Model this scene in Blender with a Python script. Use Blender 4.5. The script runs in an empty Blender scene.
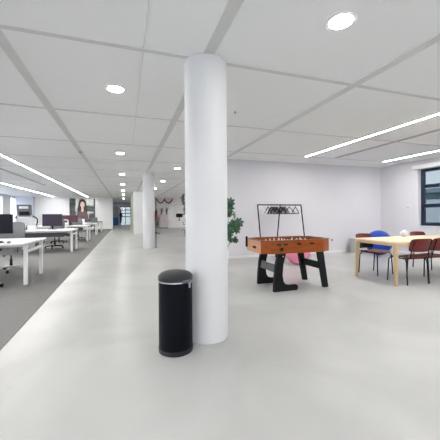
import bpy, bmesh, math, random
from mathutils import Vector, Matrix
random.seed(7)
PI = math.pi
col = bpy.context.scene.collection
H = 2.74          # ceiling height

# ------------------------------------------------------------------ materials
def mat(name, rgb, rough=0.5, metal=0.0, spec=0.5, noise=None, bump=None, coat=0.0):
    """noise=(scale, amount, detail) varies the base colour; bump=(scale,strength)"""
    m = bpy.data.materials.new(name); m.use_nodes = True
    nt = m.node_tree; b = nt.nodes['Principled BSDF']
    b.inputs['Base Color'].default_value = (*rgb, 1)
    b.inputs['Roughness'].default_value = rough
    b.inputs['Metallic'].default_value = metal
    b.inputs['Specular IOR Level'].default_value = spec
    b.inputs['Coat Weight'].default_value = coat
    if noise or bump:
        tc = nt.nodes.new('ShaderNodeTexCoord')
    if noise:
        n = nt.nodes.new('ShaderNodeTexNoise'); n.inputs['Scale'].default_value = noise[0]
        n.inputs['Detail'].default_value = noise[2]
        nt.links.new(tc.outputs['Object'], n.inputs['Vector'])
        r = nt.nodes.new('ShaderNodeValToRGB')
        a = noise[1]
        r.color_ramp.elements[0].position = 0.3; r.color_ramp.elements[1].position = 0.7
        r.color_ramp.elements[0].color = (*[max(0, c*(1-a)) for c in rgb], 1)
        r.color_ramp.elements[1].color = (*[min(1, c*(1+a)) for c in rgb], 1)
        nt.links.new(n.outputs['Fac'], r.inputs['Fac'])
        nt.links.new(r.outputs['Color'], b.inputs['Base Color'])
    if bump:
        n2 = nt.nodes.new('ShaderNodeTexNoise'); n2.inputs['Scale'].default_value = bump[0]
        nt.links.new(tc.outputs['Object'], n2.inputs['Vector'])
        bp = nt.nodes.new('ShaderNodeBump'); bp.inputs['Strength'].default_value = bump[1]
        bp.inputs['Distance'].default_value = 0.01
        nt.links.new(n2.outputs['Fac'], bp.inputs['Height'])
        nt.links.new(bp.outputs['Normal'], b.inputs['Normal'])
    return m

def emit(name, rgb, s):
    m = bpy.data.materials.new(name); m.use_nodes = True
    nt = m.node_tree; nt.nodes.clear()
    e = nt.nodes.new('ShaderNodeEmission'); o = nt.nodes.new('ShaderNodeOutputMaterial')
    e.inputs['Color'].default_value = (*rgb, 1); e.inputs['Strength'].default_value = s
    nt.links.new(e.outputs[0], o.inputs[0]); return m

def wood(name, c1, c2, rough=0.45, axis='X', scale=6, spec=0.3):
    m = bpy.data.materials.new(name); m.use_nodes = True
    nt = m.node_tree; b = nt.nodes['Principled BSDF']; b.inputs['Roughness'].default_value = rough; b.inputs['Specular IOR Level'].default_value = spec
    tc = nt.nodes.new('ShaderNodeTexCoord'); mp = nt.nodes.new('ShaderNodeMapping')
    s = [scale*4]*3; s['XYZ'.index(axis)] = scale*0.35
    mp.inputs['Scale'].default_value = s
    n = nt.nodes.new('ShaderNodeTexNoise'); n.inputs['Scale'].default_value = 1.5; n.inputs['Detail'].default_value = 5
    r = nt.nodes.new('ShaderNodeValToRGB')
    r.color_ramp.elements[0].color = (*c1, 1); r.color_ramp.elements[1].color = (*c2, 1)
    r.color_ramp.elements[0].position = 0.3; r.color_ramp.elements[1].position = 0.7
    nt.links.new(tc.outputs['Object'], mp.inputs['Vector']); nt.links.new(mp.outputs['Vector'], n.inputs['Vector'])
    nt.links.new(n.outputs['Fac'], r.inputs['Fac']); nt.links.new(r.outputs['Color'], b.inputs['Base Color'])
    return m

def glass(name, tint=(0.95, 0.98, 1.0)):
    m = bpy.data.materials.new(name); m.use_nodes = True
    nt = m.node_tree; nt.nodes.clear()
    t = nt.nodes.new('ShaderNodeBsdfTransparent'); t.inputs['Color'].default_value = (*tint, 1)
    g = nt.nodes.new('ShaderNodeBsdfGlossy'); g.inputs['Roughness'].default_value = 0.02
    mx = nt.nodes.new('ShaderNodeMixShader'); lw = nt.nodes.new('ShaderNodeFresnel'); lw.inputs['IOR'].default_value = 1.35
    o = nt.nodes.new('ShaderNodeOutputMaterial')
    ge = nt.nodes.new('ShaderNodeNewGeometry'); fr = nt.nodes.new('ShaderNodeMath'); fr.operation = 'SUBTRACT'; fr.use_clamp = True
    nt.links.new(lw.outputs[0], fr.inputs[0]); nt.links.new(ge.outputs['Backfacing'], fr.inputs[1]); nt.links.new(fr.outputs[0], mx.inputs[0]); nt.links.new(t.outputs[0], mx.inputs[1]); nt.links.new(g.outputs[0], mx.inputs[2])
    nt.links.new(mx.outputs[0], o.inputs[0]); return m

# speckled fabric for chair seats
M = {}
M['wall'] = mat('wall_paint', (0.72, 0.705, 0.735), 0.7, bump=(60, 0.05), noise=(0.9, 0.015, 2))
M['wall_lilac'] = mat('lilac_paint', (0.62, 0.62, 0.70), 0.7, noise=(1, 0.02, 2))
M['olive'] = mat('olive_paint', (0.36, 0.37, 0.27), 0.6, noise=(1, 0.03, 2))
M['ceiling'] = mat('ceiling_panel', (0.955, 0.955, 0.95), 0.85, noise=(1.5, 0.012, 3), bump=(220, 0.05))
M['rail'] = mat('ceiling_rail', (0.70, 0.70, 0.69), 0.6, noise=(4, 0.02, 2))
M['seam'] = mat('ceiling_seam', (0.74, 0.74, 0.73), 0.6, noise=(4, 0.02, 2))
M['column'] = mat('column_paint', (0.70, 0.695, 0.70), 0.6, noise=(2, 0.012, 2))
M['white'] = mat('white_laminate', (0.82, 0.82, 0.83), 0.35, noise=(3, 0.01, 2))
M['whitemetal'] = mat('white_powder_coat', (0.80, 0.80, 0.79), 0.4, noise=(3, 0.01, 2))
M['grey'] = mat('mid_grey_plastic', (0.11, 0.115, 0.13), 0.5, noise=(6, 0.06, 2))
M['lightgrey'] = mat('light_grey_plastic', (0.46, 0.46, 0.48), 0.5, noise=(6, 0.04, 2))
M['greymesh'] = mat('grey_mesh_fabric', (0.17, 0.18, 0.185), 0.9, noise=(90, 0.25, 2))
M['palefabric'] = mat('pale_grey_fabric', (0.55, 0.55, 0.53), 0.9, noise=(80, 0.12, 2))
M['black'] = mat('black_matte', (0.005, 0.005, 0.006), 0.5, spec=0.2, noise=(8, 0.2, 2))
M['blacksteel'] = mat('black_powder_steel', (0.006, 0.006, 0.008), 0.45, spec=0.25, noise=(8, 0.2, 2))
M['binbody'] = mat('bin_navy_black', (0.002, 0.0025, 0.006), 0.5, spec=0.12, noise=(5, 0.15, 2))
M['binlid'] = mat('bin_lid_charcoal', (0.020, 0.022, 0.025), 0.45, spec=0.3, noise=(30, 0.12, 3))
M['chrome'] = mat('polished_chrome', (0.75, 0.76, 0.78), 0.25, metal=1.0, noise=(5, 0.03, 2))
M['alu'] = mat('brushed_aluminium', (0.62, 0.62, 0.62), 0.35, metal=0.7, noise=(20, 0.05, 2))
M['screen'] = mat('monitor_black', (0.006, 0.006, 0.011), 0.5, spec=0.2, noise=(4, 0.1, 2))
M['screenpurple'] = mat('monitor_purple_black', (0.030, 0.022, 0.040), 0.5, spec=0.25, noise=(4, 0.1, 2))
M['screenmaroon'] = mat('monitor_maroon', (0.085, 0.035, 0.048), 0.5, spec=0.25, noise=(4, 0.1, 2))
M['red'] = wood('red_stained_veneer', (0.105, 0.014, 0.010), (0.15, 0.021, 0.015), 0.4, 'Z')
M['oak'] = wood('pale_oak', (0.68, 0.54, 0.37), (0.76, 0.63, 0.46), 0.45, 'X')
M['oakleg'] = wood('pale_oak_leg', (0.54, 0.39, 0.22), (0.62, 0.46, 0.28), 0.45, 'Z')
M['foos'] = wood('orange_brown_veneer', (0.22, 0.045, 0.005), (0.33, 0.078, 0.009), 0.28, 'X', 4)
M['foosend'] = wood('paler_tan_end', (0.50, 0.25, 0.15), (0.58, 0.31, 0.19), 0.35, 'Y', 4)  # paler tan for the left end face than for the long sides
M['field'] = mat('green_playfield', (0.05, 0.20, 0.09), 0.5, noise=(8, 0.1, 2))
M['panelshine'] = mat('highlit_leg_panel', (0.10, 0.105, 0.11), 0.45, noise=(8, 0.1, 2))  # grey stands in for a highlight on the black leg panel
M['leaf'] = mat('monstera_leaf', (0.028, 0.095, 0.05), 0.35, noise=(14, 0.7, 3))
M['darkleaf'] = mat('dark_leaf', (0.03, 0.05, 0.04), 0.5, noise=(9, 0.3, 3))
M['greyleaf'] = mat('grey_green_leaf', (0.09, 0.12, 0.10), 0.5, noise=(9, 0.6, 3))
M['printskin'] = mat('pale_printed_skin', (0.78, 0.58, 0.53), 0.6, noise=(6, 0.03, 2))
M['stem'] = mat('green_stem', (0.10, 0.20, 0.07), 0.5, noise=(9, 0.2, 3))
M['soil'] = mat('potting_soil', (0.04, 0.025, 0.015), 0.95, noise=(40, 0.4, 3))
M['pink'] = mat('pink_rubber', (0.80, 0.27, 0.40), 0.4, noise=(6, 0.03, 2))
M['blue'] = mat('blue_rubber', (0.010, 0.055, 0.36), 0.4, spec=0.3, noise=(6, 0.05, 2))
M['bluebin'] = mat('blue_plastic', (0.03, 0.18, 0.48), 0.4, noise=(6, 0.05, 2))
M['redpaint'] = mat('red_enamel', (0.42, 0.02, 0.045), 0.4, noise=(6, 0.05, 2))
M['garland'] = mat('crimson_garland', (0.20, 0.018, 0.035), 0.85, noise=(40, 0.5, 3))
M['frame'] = mat('navy_window_frame', (0.012, 0.022, 0.048), 0.4, spec=0.3, noise=(6, 0.08, 2))
M['skin'] = mat('skin', (0.62, 0.38, 0.30), 0.5, noise=(6, 0.04, 2))
M['hair'] = mat('dark_brown_hair', (0.045, 0.022, 0.018), 0.6, noise=(30, 0.3, 3))
M['jacket'] = mat('black_jacket', (0.012, 0.014, 0.025), 0.8, noise=(30, 0.2, 3))
M['jeans'] = mat('blue_jeans', (0.05, 0.09, 0.26), 0.8, noise=(30, 0.2, 3))
M['blouse'] = mat('maroon_grey_print', (0.14, 0.085, 0.09), 0.6, noise=(6, 0.2, 3))
M['print_bg'] = mat('poster_background_print', (0.42, 0.44, 0.44), 0.6, noise=(2.2, 0.55, 4))
M['print_dark'] = mat('poster_dark_print', (0.07, 0.085, 0.08), 0.6, noise=(5, 0.6, 4))
M['print_light'] = mat('poster_light_print', (0.70, 0.72, 0.70), 0.6, noise=(5, 0.2, 4))
M['facade'] = mat('pale_facade', (0.75, 0.76, 0.76), 0.8, noise=(1, 0.06, 3))
M['facadeglass'] = mat('teal_facade_glass', (0.09, 0.17, 0.19), 0.4, noise=(1, 0.3, 3))
M['street'] = mat('pale_bounce_paving', (0.8, 0.8, 0.8), 0.9, noise=(0.6, 0.12, 3))  # made extra pale so the ground bounces daylight onto the ceiling
M['roofgreen'] = mat('blue_grey_roof', (0.30, 0.36, 0.40), 0.7, noise=(0.6, 0.1, 3))
M['glass'] = glass('clear_glass'); M['glass_tinted'] = glass('view_dimming_glass', (0.37, 0.40, 0.415))  # tint put in to dim the bright outside view through the panes
M['strip'] = emit('linear_lamp', (1, 0.98, 0.955), 95)
M['stripdesk'] = emit('linear_lamp_desks', (1, 0.98, 0.955), 100)
M['down'] = emit('downlight_lamp', (1, 0.98, 0.955), 120)

def floor_mat():
    m = bpy.data.materials.new('poured_grey_floor'); m.use_nodes = True
    nt = m.node_tree; b = nt.nodes['Principled BSDF']
    b.inputs['Roughness'].default_value = 0.33; b.inputs['Specular IOR Level'].default_value = 0.4
    tc = nt.nodes.new('ShaderNodeTexCoord')
    n = nt.nodes.new('ShaderNodeTexNoise'); n.inputs['Scale'].default_value = 0.8; n.inputs['Detail'].default_value = 4; n.inputs['Distortion'].default_value = 0.8
    r = nt.nodes.new('ShaderNodeValToRGB')
    r.color_ramp.elements[0].position = 0.35; r.color_ramp.elements[1].position = 0.65
    r.color_ramp.elements[0].color = (0.41, 0.41, 0.395, 1); r.color_ramp.elements[1].color = (0.50, 0.50, 0.485, 1)
    nt.links.new(tc.outputs['Object'], n.inputs['Vector']); nt.links.new(n.outputs['Fac'], r.inputs['Fac'])
    # a few small scuffs
    n2 = nt.nodes.new('ShaderNodeTexNoise'); n2.inputs['Scale'].default_value = 6.0; n2.inputs['Detail'].default_value = 3
    r2 = nt.nodes.new('ShaderNodeValToRGB'); r2.color_ramp.elements[0].position = 0.22; r2.color_ramp.elements[1].position = 0.30
    r2.color_ramp.elements[0].color = (0.86, 0.86, 0.86, 1); r2.color_ramp.elements[1].color = (1, 1, 1, 1)
    nt.links.new(tc.outputs['Object'], n2.inputs['Vector']); nt.links.new(n2.outputs['Fac'], r2.inputs['Fac'])
    mx = nt.nodes.new('ShaderNodeMix'); mx.data_type = 'RGBA'; mx.blend_type = 'MULTIPLY'; mx.inputs[0].default_value = 1
    nt.links.new(r.outputs['Color'], mx.inputs[6]); nt.links.new(r2.outputs['Color'], mx.inputs[7])
    nt.links.new(mx.outputs[2], b.inputs['Base Color'])
    return m
M['floor'] = floor_mat()
M['carpet'] = mat('grey_carpet', (0.215, 0.209, 0.204), 0.95, spec=0.1, noise=(55, 0.10, 4), bump=(220, 0.3))

# ------------------------------------------------------------------ mesh builder
class MB:
    def __init__(s): s.bm = bmesh.new()
    def box(s, x0, x1, y0, y1, z0, z1, mtx=None):
        vs = [s.bm.verts.new((x, y, z)) for z in (z0, z1) for y in (y0, y1) for x in (x0, x1)]
        for f in ((0, 2, 3, 1), (4, 5, 7, 6), (0, 1, 5, 4), (2, 6, 7, 3), (0, 4, 6, 2), (1, 3, 7, 5)):
            s.bm.faces.new([vs[i] for i in f])
        if mtx: bmesh.ops.transform(s.bm, matrix=mtx, verts=vs)
        return s
    def bbox(s, x0, x1, y0, y1, z0, z1, r=0.005, seg=2, mtx=None):
        t = bmesh.new(); o = MB.__new__(MB); o.bm = t; o.box(x0, x1, y0, y1, z0, z1)
        bmesh.ops.bevel(t, geom=list(t.edges), offset=r, segments=seg, affect='EDGES')
        if mtx: bmesh.ops.transform(t, matrix=mtx, verts=t.verts)
        s.merge(t); return s
    def merge(s, t):
        me = bpy.data.meshes.new('tmp'); t.to_mesh(me); t.free(); s.bm.from_mesh(me); bpy.data.meshes.remove(me)
    def lathe(s, prof, cx=0, cy=0, seg=32, mtx=None):
        """prof: list of (r,z) from bottom to top"""
        rings = []; allv = []
        for r, z in prof:
            if r < 1e-6:
                v = s.bm.verts.new((cx, cy, z)); rings.append([v]); allv.append(v)
            else:
                ring = [s.bm.verts.new((cx+r*math.cos(2*PI*i/seg), cy+r*math.sin(2*PI*i/seg), z)) for i in range(seg)]
                rings.append(ring); allv += ring
        for a, b in zip(rings, rings[1:]):
            for i in range(seg):
                j = (i+1) % seg
                if len(a) == 1 and len(b) == 1: continue
                if len(a) == 1: s.bm.faces.new((a[0], b[j], b[i]))
                elif len(b) == 1: s.bm.faces.new((a[i], a[j], b[0]))
                else: s.bm.faces.new((a[i], a[j], b[j], b[i]))
        if len(rings[0]) > 1: s.bm.faces.new(list(reversed(rings[0])))
        if len(rings[-1]) > 1: s.bm.faces.new(rings[-1])
        if mtx: bmesh.ops.transform(s.bm, matrix=mtx, verts=allv)
        return s
    def tube(s, pts, r, seg=8, closed=False, r2=None):
        pts = [Vector(p) for p in pts]; n = len(pts); rings = []
        up = Vector((0, 0, 1))
        for i, p in enumerate(pts):
            if closed: d = pts[(i+1) % n]-pts[i-1]
            else: d = pts[min(i+1, n-1)]-pts[max(i-1, 0)]
            d.normalize()
            u = up if abs(d.dot(up)) < 0.95 else Vector((1, 0, 0))
            if rings: u = lastu
            a = (u - d*u.dot(d)); 
            if a.length < 1e-4: a = Vector((0, 1, 0)) - d*d.y
            a.normalize(); b = d.cross(a); lastu = a
            rr = r if r2 is None else r+(r2-r)*i/(n-1)
            rings.append([s.bm.verts.new(p+(a*math.cos(2*PI*k/seg)+b*math.sin(2*PI*k/seg))*rr) for k in range(seg)])
        m = n if closed else n-1
        for i in range(m):
            A = rings[i]; B = rings[(i+1) % n]
            for k in range(seg):
                j = (k+1) % seg
                s.bm.faces.new((A[k], A[j], B[j], B[k]))
        if not closed:
            s.bm.faces.new(list(reversed(rings[0]))); s.bm.faces.new(rings[-1])
        return s
    def prism(s, poly, axis, a, b, hole=None):
        """extrude 2D polygon along axis from a to b. axis X:(y,z) Y:(x,z) Z:(x,y)"""
        def P(p, t):
            return {'X': (t, p[0], p[1]), 'Y': (p[0], t, p[1]), 'Z': (p[0], p[1], t)}[axis]
        A = [s.bm.verts.new(P(p, a)) for p in poly]; B = [s.bm.verts.new(P(p, b)) for p in poly]
        n = len(poly)
        for i in range(n): s.bm.faces.new((A[i], A[(i+1) % n], B[(i+1) % n], B[i]))
        if hole is None:
            s.bm.faces.new(list(reversed(A))); s.bm.faces.new(B)
        else:
            C = [s.bm.verts.new(P(p, a)) for p in hole]; D = [s.bm.verts.new(P(p, b)) for p in hole]
            for i in range(n):
                j = (i+1) % n
                s.bm.faces.new((C[j], C[i], D[i], D[j]))
                s.bm.faces.new((A[j], A[i], C[i], C[j])); s.bm.faces.new((B[i], B[j], D[j], D[i]))
        return s
    def sheet(s, fn, nu, nv, th):
        """fn(u,v)->Vector, u,v in [-1,1]; closed shell of thickness th along the local normal"""
        P = [[Vector(fn(-1+2*i/nu, -1+2*j/nv)) for j in range(nv+1)] for i in range(nu+1)]
        def N(i, j):
            du = P[min(i+1, nu)][j]-P[max(i-1, 0)][j]; dv = P[i][min(j+1, nv)]-P[i][max(j-1, 0)]
            n = du.cross(dv); return n.normalized() if n.length > 1e-9 else Vector((0, 0, 1))
        F = [[s.bm.verts.new(P[i][j]+N(i, j)*th/2) for j in range(nv+1)] for i in range(nu+1)]
        G = [[s.bm.verts.new(P[i][j]-N(i, j)*th/2) for j in range(nv+1)] for i in range(nu+1)]
        for i in range(nu):
            for j in range(nv):
                s.bm.faces.new((F[i][j], F[i+1][j], F[i+1][j+1], F[i][j+1]))
                s.bm.faces.new((G[i][j], G[i][j+1], G[i+1][j+1], G[i+1][j]))
        for i in range(nu):
            s.bm.faces.new((F[i][0], G[i][0], G[i+1][0], F[i+1][0])); s.bm.faces.new((F[i][nv], F[i+1][nv], G[i+1][nv], G[i][nv]))
        for j in range(nv):
            s.bm.faces.new((F[0][j], F[0][j+1], G[0][j+1], G[0][j])); s.bm.faces.new((F[nu][j], G[nu][j], G[nu][j+1], F[nu][j+1]))
        return s
    def ball(s, c, r, seg=16, rings=10, sc=(1, 1, 1)):
        res = bmesh.ops.create_uvsphere(s.bm, u_segments=seg, v_segments=rings, radius=r)
        bmesh.ops.transform(s.bm, matrix=Matrix.Translation(c) @ Matrix.Diagonal((*sc, 1)), verts=res['verts'])
        return s
    def build(s, name, m, parent=None, smooth=False, loc=None):
        bmesh.ops.recalc_face_normals(s.bm, faces=s.bm.faces)
        me = bpy.data.meshes.new(name); s.bm.to_mesh(me); s.bm.free()
        for mm in (m if isinstance(m, (list, tuple)) else [m]): me.materials.append(mm)
        if smooth:
            me.polygons.foreach_set('use_smooth', [True]*len(me.polygons))
            try: me.set_sharp_from_angle(angle=math.radians(38))
            except Exception: pass
        o = bpy.data.objects.new(name, me); col.objects.link(o)
        if parent: o.parent = parent
        if loc: o.location = loc
        return o

def tag(o, label=None, cat=None, group=None, kind=None):
    if label: o['label'] = label
    if cat: o['category'] = cat
    if group: o['group'] = group
    if kind: o['kind'] = kind
    return o
def thing(name, label, cat, loc=(0, 0, 0), rz=0, group=None):
    o = bpy.data.objects.new(name, None); col.objects.link(o); o.empty_display_size = 0.1
    o.location = loc; o.rotation_euler = (0, 0, rz)
    return tag(o, label, cat, group)
def struct(name, mb, m, parent=None, smooth=False):
    o = mb.build(name, m, parent, smooth)
    if parent is None: o['kind'] = 'structure'
    return o
def dup(root, loc, rz=0, label=None, group=None):
    r = root.copy(); col.objects.link(r); r.location = loc; r.rotation_euler = (0, 0, rz)
    if label: r['label'] = label
    if group: r['group'] = group
    for ch in list(root.children):
        c = ch.copy(); col.objects.link(c); c.parent = r
        for g in list(ch.children):
            d = g.copy(); col.objects.link(d); d.parent = c
    return r

# ------------------------------------------------------------------ room shell
YB, YF = -4.0, 40.0      # behind the camera, end of the corridor
XL, XR = -8.1, 8.1
CARPET_X = -1.08
m = MB(); m.box(XL-0.3, XR+0.3, YB-0.3, YF+0.4, -0.25, 0.0)
struct('floor', m, M['floor'])
m = MB(); m.box(XL, CARPET_X, YB, 26.7, 0.0, 0.006)
struct('floor_carpet', m, M['carpet'])
m = MB(); m.box(XL-0.3, XR+0.3, YB-0.3, YF+0.4, H, H+0.25)
struct('ceiling', m, M['ceiling'])

def wall_open(axis, c0, c1, a0, a1, z0, z1, openings):
    """wall slab; axis 'X': plane spans Y (a) ; openings (a_lo,a_hi,z_lo,z_hi)"""
    mb = MB()
    def bx(p, q, r, s_):
        if q-p < 1e-4 or s_-r < 1e-4: return
        if axis == 'X': mb.box(c0, c1, p, q, r, s_)
        else: mb.box(p, q, c0, c1, r, s_)
    cur = a0
    for (lo, hi, zl, zh) in sorted(openings):
        bx(cur, lo, z0, z1); bx(lo, hi, z0, zl); bx(lo, hi, zh, z1); cur = hi
    bx(cur, a1, z0, z1)
    return mb
# openings
right_open = [(-3.4, -0.9, 0.86, 2.50), (-0.3, 2.2, 0.86, 2.50), (2.95, 6.14, 0.86, 2.50)]
left_open = [(y, y+2.1, 0.86, 2.60) for y in (-3.4, -0.6, 2.2, 5.0, 7.8, 10.6, 13.4, 16.2, 19.0)] + [(21.8, 23.9, 0.7, 2.62), (25.3, 26.55, 0.7, 2.62)]
rear_open = [(x, x+2.3, 0.86, 2.50) for x in (-7.5, -4.6, -1.7, 1.2, 4.4)]  # unseen windows behind the camera, put in for ambient fill
struct('wall_right', wall_open('X', XR, XR+0.3, YB, 26.95, 0, H, right_open), M['wall'])
struct('wall_left', wall_open('X', XL-0.3, XL, YB, 26.95, 0, H, left_open), M['wall'])
struct('wall_rear', wall_open('Y', YB-0.3, YB, XL-0.3, XR+0.3, 0, H, rear_open), M['wall'])
# white wall behind the table football game
WB = 7.45
m = MB(); m.box(1.92, XR, WB, WB+0.15, 0, H); struct('wall_back', m, M['wall'])
M['walllight'] = mat('lightened_white', (0.88, 0.88, 0.89), 0.7, noise=(0.9, 0.01, 2))  # white raised so the far walls look more strongly lit
m = MB(); m.box(XL, -1.0, 26.7, 26.95, 0, H); struct('wall_far', m, M['walllight'])
m = MB(); m.box(1.75, XR, 26.7, 26.95, 0, H); struct('wall_far_right', m, M['walllight'])
m = MB(); m.box(0.52, 1.75, 19.3, 26.95, 0, H); m.box(0.52, 1.75, 26.95, 27.0, 0, H)
struct('wall_core', m, M['walllight'])
m = MB(); m.box(0.47, 0.52, 19.6, 27.0, 0, H); struct('wall_core_cladding', m, M['olive'])
m = MB(); m.box(-2.45, -2.3, 26.95, YF, 0, H); struct('wall_corridor_left', m, M['wall'])
m = MB(); m.box(1.5, 1.65, 27.0, YF, 0, H); struct('wall_corridor_right', m, M['wall'])
struct('wall_corridor_end', wall_open('Y', YF, YF+0.2, -2.45, 1.65, 0, H, [(-0.62, 0.75, 0.02, 2.35)]), M['wall'])
m = MB(); m.box(-2.3, 1.5, 36.6, 36.9, 2.42, H); struct('wall_corridor_bulkhead', m, M['lightgrey'])  # grey tone stands in for the shading on the beam
m = MB(); m.box(-6.95, -6.9, 26.3, 26.7, 0, H); m.box(XL, -6.95, 26.3, 26.7, 0, H)
struct('wall_far_pier', m, M['wall_lilac'])

# baseboards
m = MB(); m.bbox(1.92, XR-0.012, WB-0.012, WB, 0, 0.07, 0.003); struct('baseboard_back', m, M['white'])
m = MB(); m.bbox(XR-0.012, XR, YB, WB, 0, 0.07, 0.003); struct('baseboard_right', m, M['white'])
m = MB(); m.bbox(-6.9, -1.0, 26.688, 26.7, 0, 0.07, 0.003); struct('baseboard_far', m, M['white'])

# structural columns
for k, (cx, cy, nm) in enumerate(((0.78, 2.80, 'column'), (0.83, 10.80, 'column'))):
    m = MB(); m.lathe([(0.203, 0.0), (0.203, 0.012), (0.211, 0.014), (0.211, H-0.012)], cx, cy, 64)
    m.lathe([(0.200, H-0.012), (0.200, H)], cx, cy, 64)
    c = struct(nm, m, M['column'], smooth=True)
    tag(c, ['large round white column beside the black bin', 'second round white column further down the corridor'][k])

# ceiling rails and seams
tn = 0
def trim(x0, x1, y0, y1, dz, m_):
    global tn; tn += 1
    mb = MB(); mb.box(x0, x1, y0, y1, H-dz, H); struct('trim_%d' % tn, mb, m_)
def rail_long(x, y0, y1):
    trim(x-0.048, x+0.048, y0, y1, 0.006, M['rail'])
    trim(x-0.052, x-0.046, y0, y1, 0.009, M['seam']); trim(x+0.046, x+0.052, y0, y1, 0.009, M['seam'])
rail_long(-1.0, YB, 36.6)
rail_long(0.76, YB, 19.3)
rail_long(2.58, YB, WB)
rail_long(2.58, WB+0.15, 26.7)
for k in range(-2, 14):
    y = 2.74+1.895*k
    if k == 2: y = 6.53
    if y < WB:
        trim(XL, XR, y-0.026, y+0.026, 0.004, M['rail'])
    elif y < 26.6:
        trim(XL, 0.52 if y > 19.3 else XR, y-0.026, y+0.026, 0.004, M['rail'])
trim(0.165, 0.172, YB, 6.5, 0.002, M['seam'])
trim(1.9, XR, WB-0.03, WB, 0.012, M['rail']); trim(XR-0.03, XR, YB, WB-0.03, 0.012, M['rail'])

# ------------------------------------------------------------------ ceiling lamps
t = thing('ceiling_downlight', 'round recessed downlight in the ceiling nearest the viewer, right of the thick column', 'ceiling light', (1.63, 1.86, H), 0, 'recessed round downlights')
m = MB(); m.lathe([(0.092, -0.004), (0.115, -0.004), (0.118, 0.0), (0.092, 0.0)], seg=40)
m.build('trim_ring', M['white'], t, True)
m = MB(); m.lathe([(0.0, -0.006), (0.088, -0.006), (0.088, -0.003), (0, -0.003)], seg=20)
m.build('diffuser', M['down'], t)
dl0 = t
dls = [(-0.10, 3.69, 'round recessed downlight above the corridor, the first one left of the thick column'),
       (1.65, 5.66, 'round recessed downlight in the right row, hidden behind the thick column'),
       (-0.10, 7.50, 'second downlight along the corridor, above the start of the carpet side'),
       (1.65, 9.43, 'small downlight seen between the two white columns'),
       (-0.10, 11.3, 'third downlight along the corridor ceiling'),
       (1.65, 13.2, 'downlight behind the second column over the rear office'),
       (-0.10, 15.1, 'fourth downlight along the corridor ceiling'),
       (1.65, 17.0, 'downlight over the rear office past the second column'),
       (6.4, 24.6, 'unseen downlight added close to the far wall of the rear office'), (6.2, 20.6, 'unseen downlight added in the middle of the rear office'),  # both added out of view to brighten the rear office
       (-0.10, 18.9, 'fifth downlight along the corridor ceiling'),
       (-0.10, 22.7, 'sixth downlight, near the end of the office corridor'),
       (-0.10, 28.3, 'seventh downlight, in the narrow end of the corridor'),
       (-1.6, 34.5, 'downlight added over the blue bins before the bulkhead'),  # extra lamp added to brighten the dark corridor end
       (-0.60, 38.0, 'downlight past the bulkhead over the standing person'),
       (1.65, -1.9, 'downlight behind the viewer, right row'), (-0.10, -0.1, 'downlight behind the viewer, corridor row'), (-0.10, -2.6, 'unseen downlight added behind the viewer, corridor row'), (3.4, -1.9, 'unseen downlight added behind the viewer, right side')]  # last two added out of view for more light from behind the camera
for x, y, l in dls: dup(dl0, (x, y, H), 0, l)

def linear_light(x, y0, y1, label, group):
    L = y1-y0; t = thing('linear_ceiling_light', label, 'ceiling light', (x, (y0+y1)/2, H), 0, group)
    m = MB(); m.box(-0.036, -0.0185, -L/2, L/2, -0.012, 0); m.box(0.0185, 0.036, -L/2, L/2, -0.012, 0)
    m.box(-0.0185, 0.0185, -L/2, -L/2+0.012, -0.012, 0); m.box(-0.0185, 0.0185, L/2-0.012, L/2, -0.012, 0)
    m.build('housing', M['white'], t)
    m = MB(); m.box(-0.018, 0.018, -L/2+0.0125, L/2-0.0125, -0.010, -0.006)
    m.build('diffuser', M['strip' if x > 0 else 'stripdesk'], t); return t
g = 'linear lights over the oak table'
ordn = ['farthest', 'second', 'third', 'fourth']
for k in range(4):
    y1 = 6.53-1.895*k
    linear_light(4.55, y1-1.87, y1, '%s segment of the slim light line between table and game' % ordn[k], g)
    linear_light(7.22, y1-1.87, y1, '%s segment of the slim light line close to the window wall' % ordn[k], g)
g = 'linear lights over the desks'
for k in range(4):
    a = 2.0+5.85*k
    linear_light(-2.92, a, min(a+5.83, 25.4) if k < 3 else 26.2, ['first', 'second', 'third', 'last'][k]+' length of the bright light line over the desk ends', g)
    linear_light(-5.42, a, min(a+5.83, 25.4) if k < 3 else 26.2, ['first', 'second', 'third', 'last'][k]+' length of the light line nearer the left windows', g)
    linear_light(6.6, 8.6+4.4*k, 8.6+4.4*k+4.2, ['first', 'second', 'third', 'last'][k]+' light line added unseen in the rear office behind the white wall', 'added linear lights in the rear office')  # unseen lamps added to light the rear office

for x in (-2.92, -5.42, 0.76+0.0):
    if x < 0: linear_light(x, -3.7, 1.95, 'unseen added length of the light line over the desk area, behind the viewer', g)  # extra lengths added unseen to light the column from behind the camera
def slot_vent(x, y0, y1, label):
    t = thing('air_slot_diffuser', label, 'vent', (x, (y0+y1)/2, H)); L = y1-y0
    m = MB(); m.box(-0.07, 0.07, -L/2, L/2, -0.004, 0); m.build('frame', M['seam'], t)
    m = MB()
    for s in (-0.032, 0.032): m.box(s-0.009, s+0.009, -L/2+0.02, L/2-0.02, -0.006, -0.004)
    m.build('slot', M['grey'], t)
slot_vent(5.45, 1.2, 6.45, 'long dark double air slot between the two light lines near the window')
slot_vent(-3.80, 9.6, 16.6, 'long dark air slot between the two light lines above the desks')

def sensor(x, y, r, label):
    t = thing('ceiling_sensor', label, 'sensor', (x, y, H-0.009))
    MB().lathe([(r*0.8, -0.02), (r, -0.012), (r, 0)], seg=20).build('sensor_body', M['lightgrey'], t, True)
    MB().lathe([(0, -0.032), (r*0.45, -0.028), (r*0.5, -0.02)], seg=16).build('sensor_eye', M['grey'], t, True)
sensor(-1.0, 7.55, 0.045, 'small round motion sensor on the ceiling rail over the carpet edge')
sensor(1.55, 3.95, 0.018, 'tiny sprinkler-like dot in the ceiling panel right of the thick column')

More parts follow.
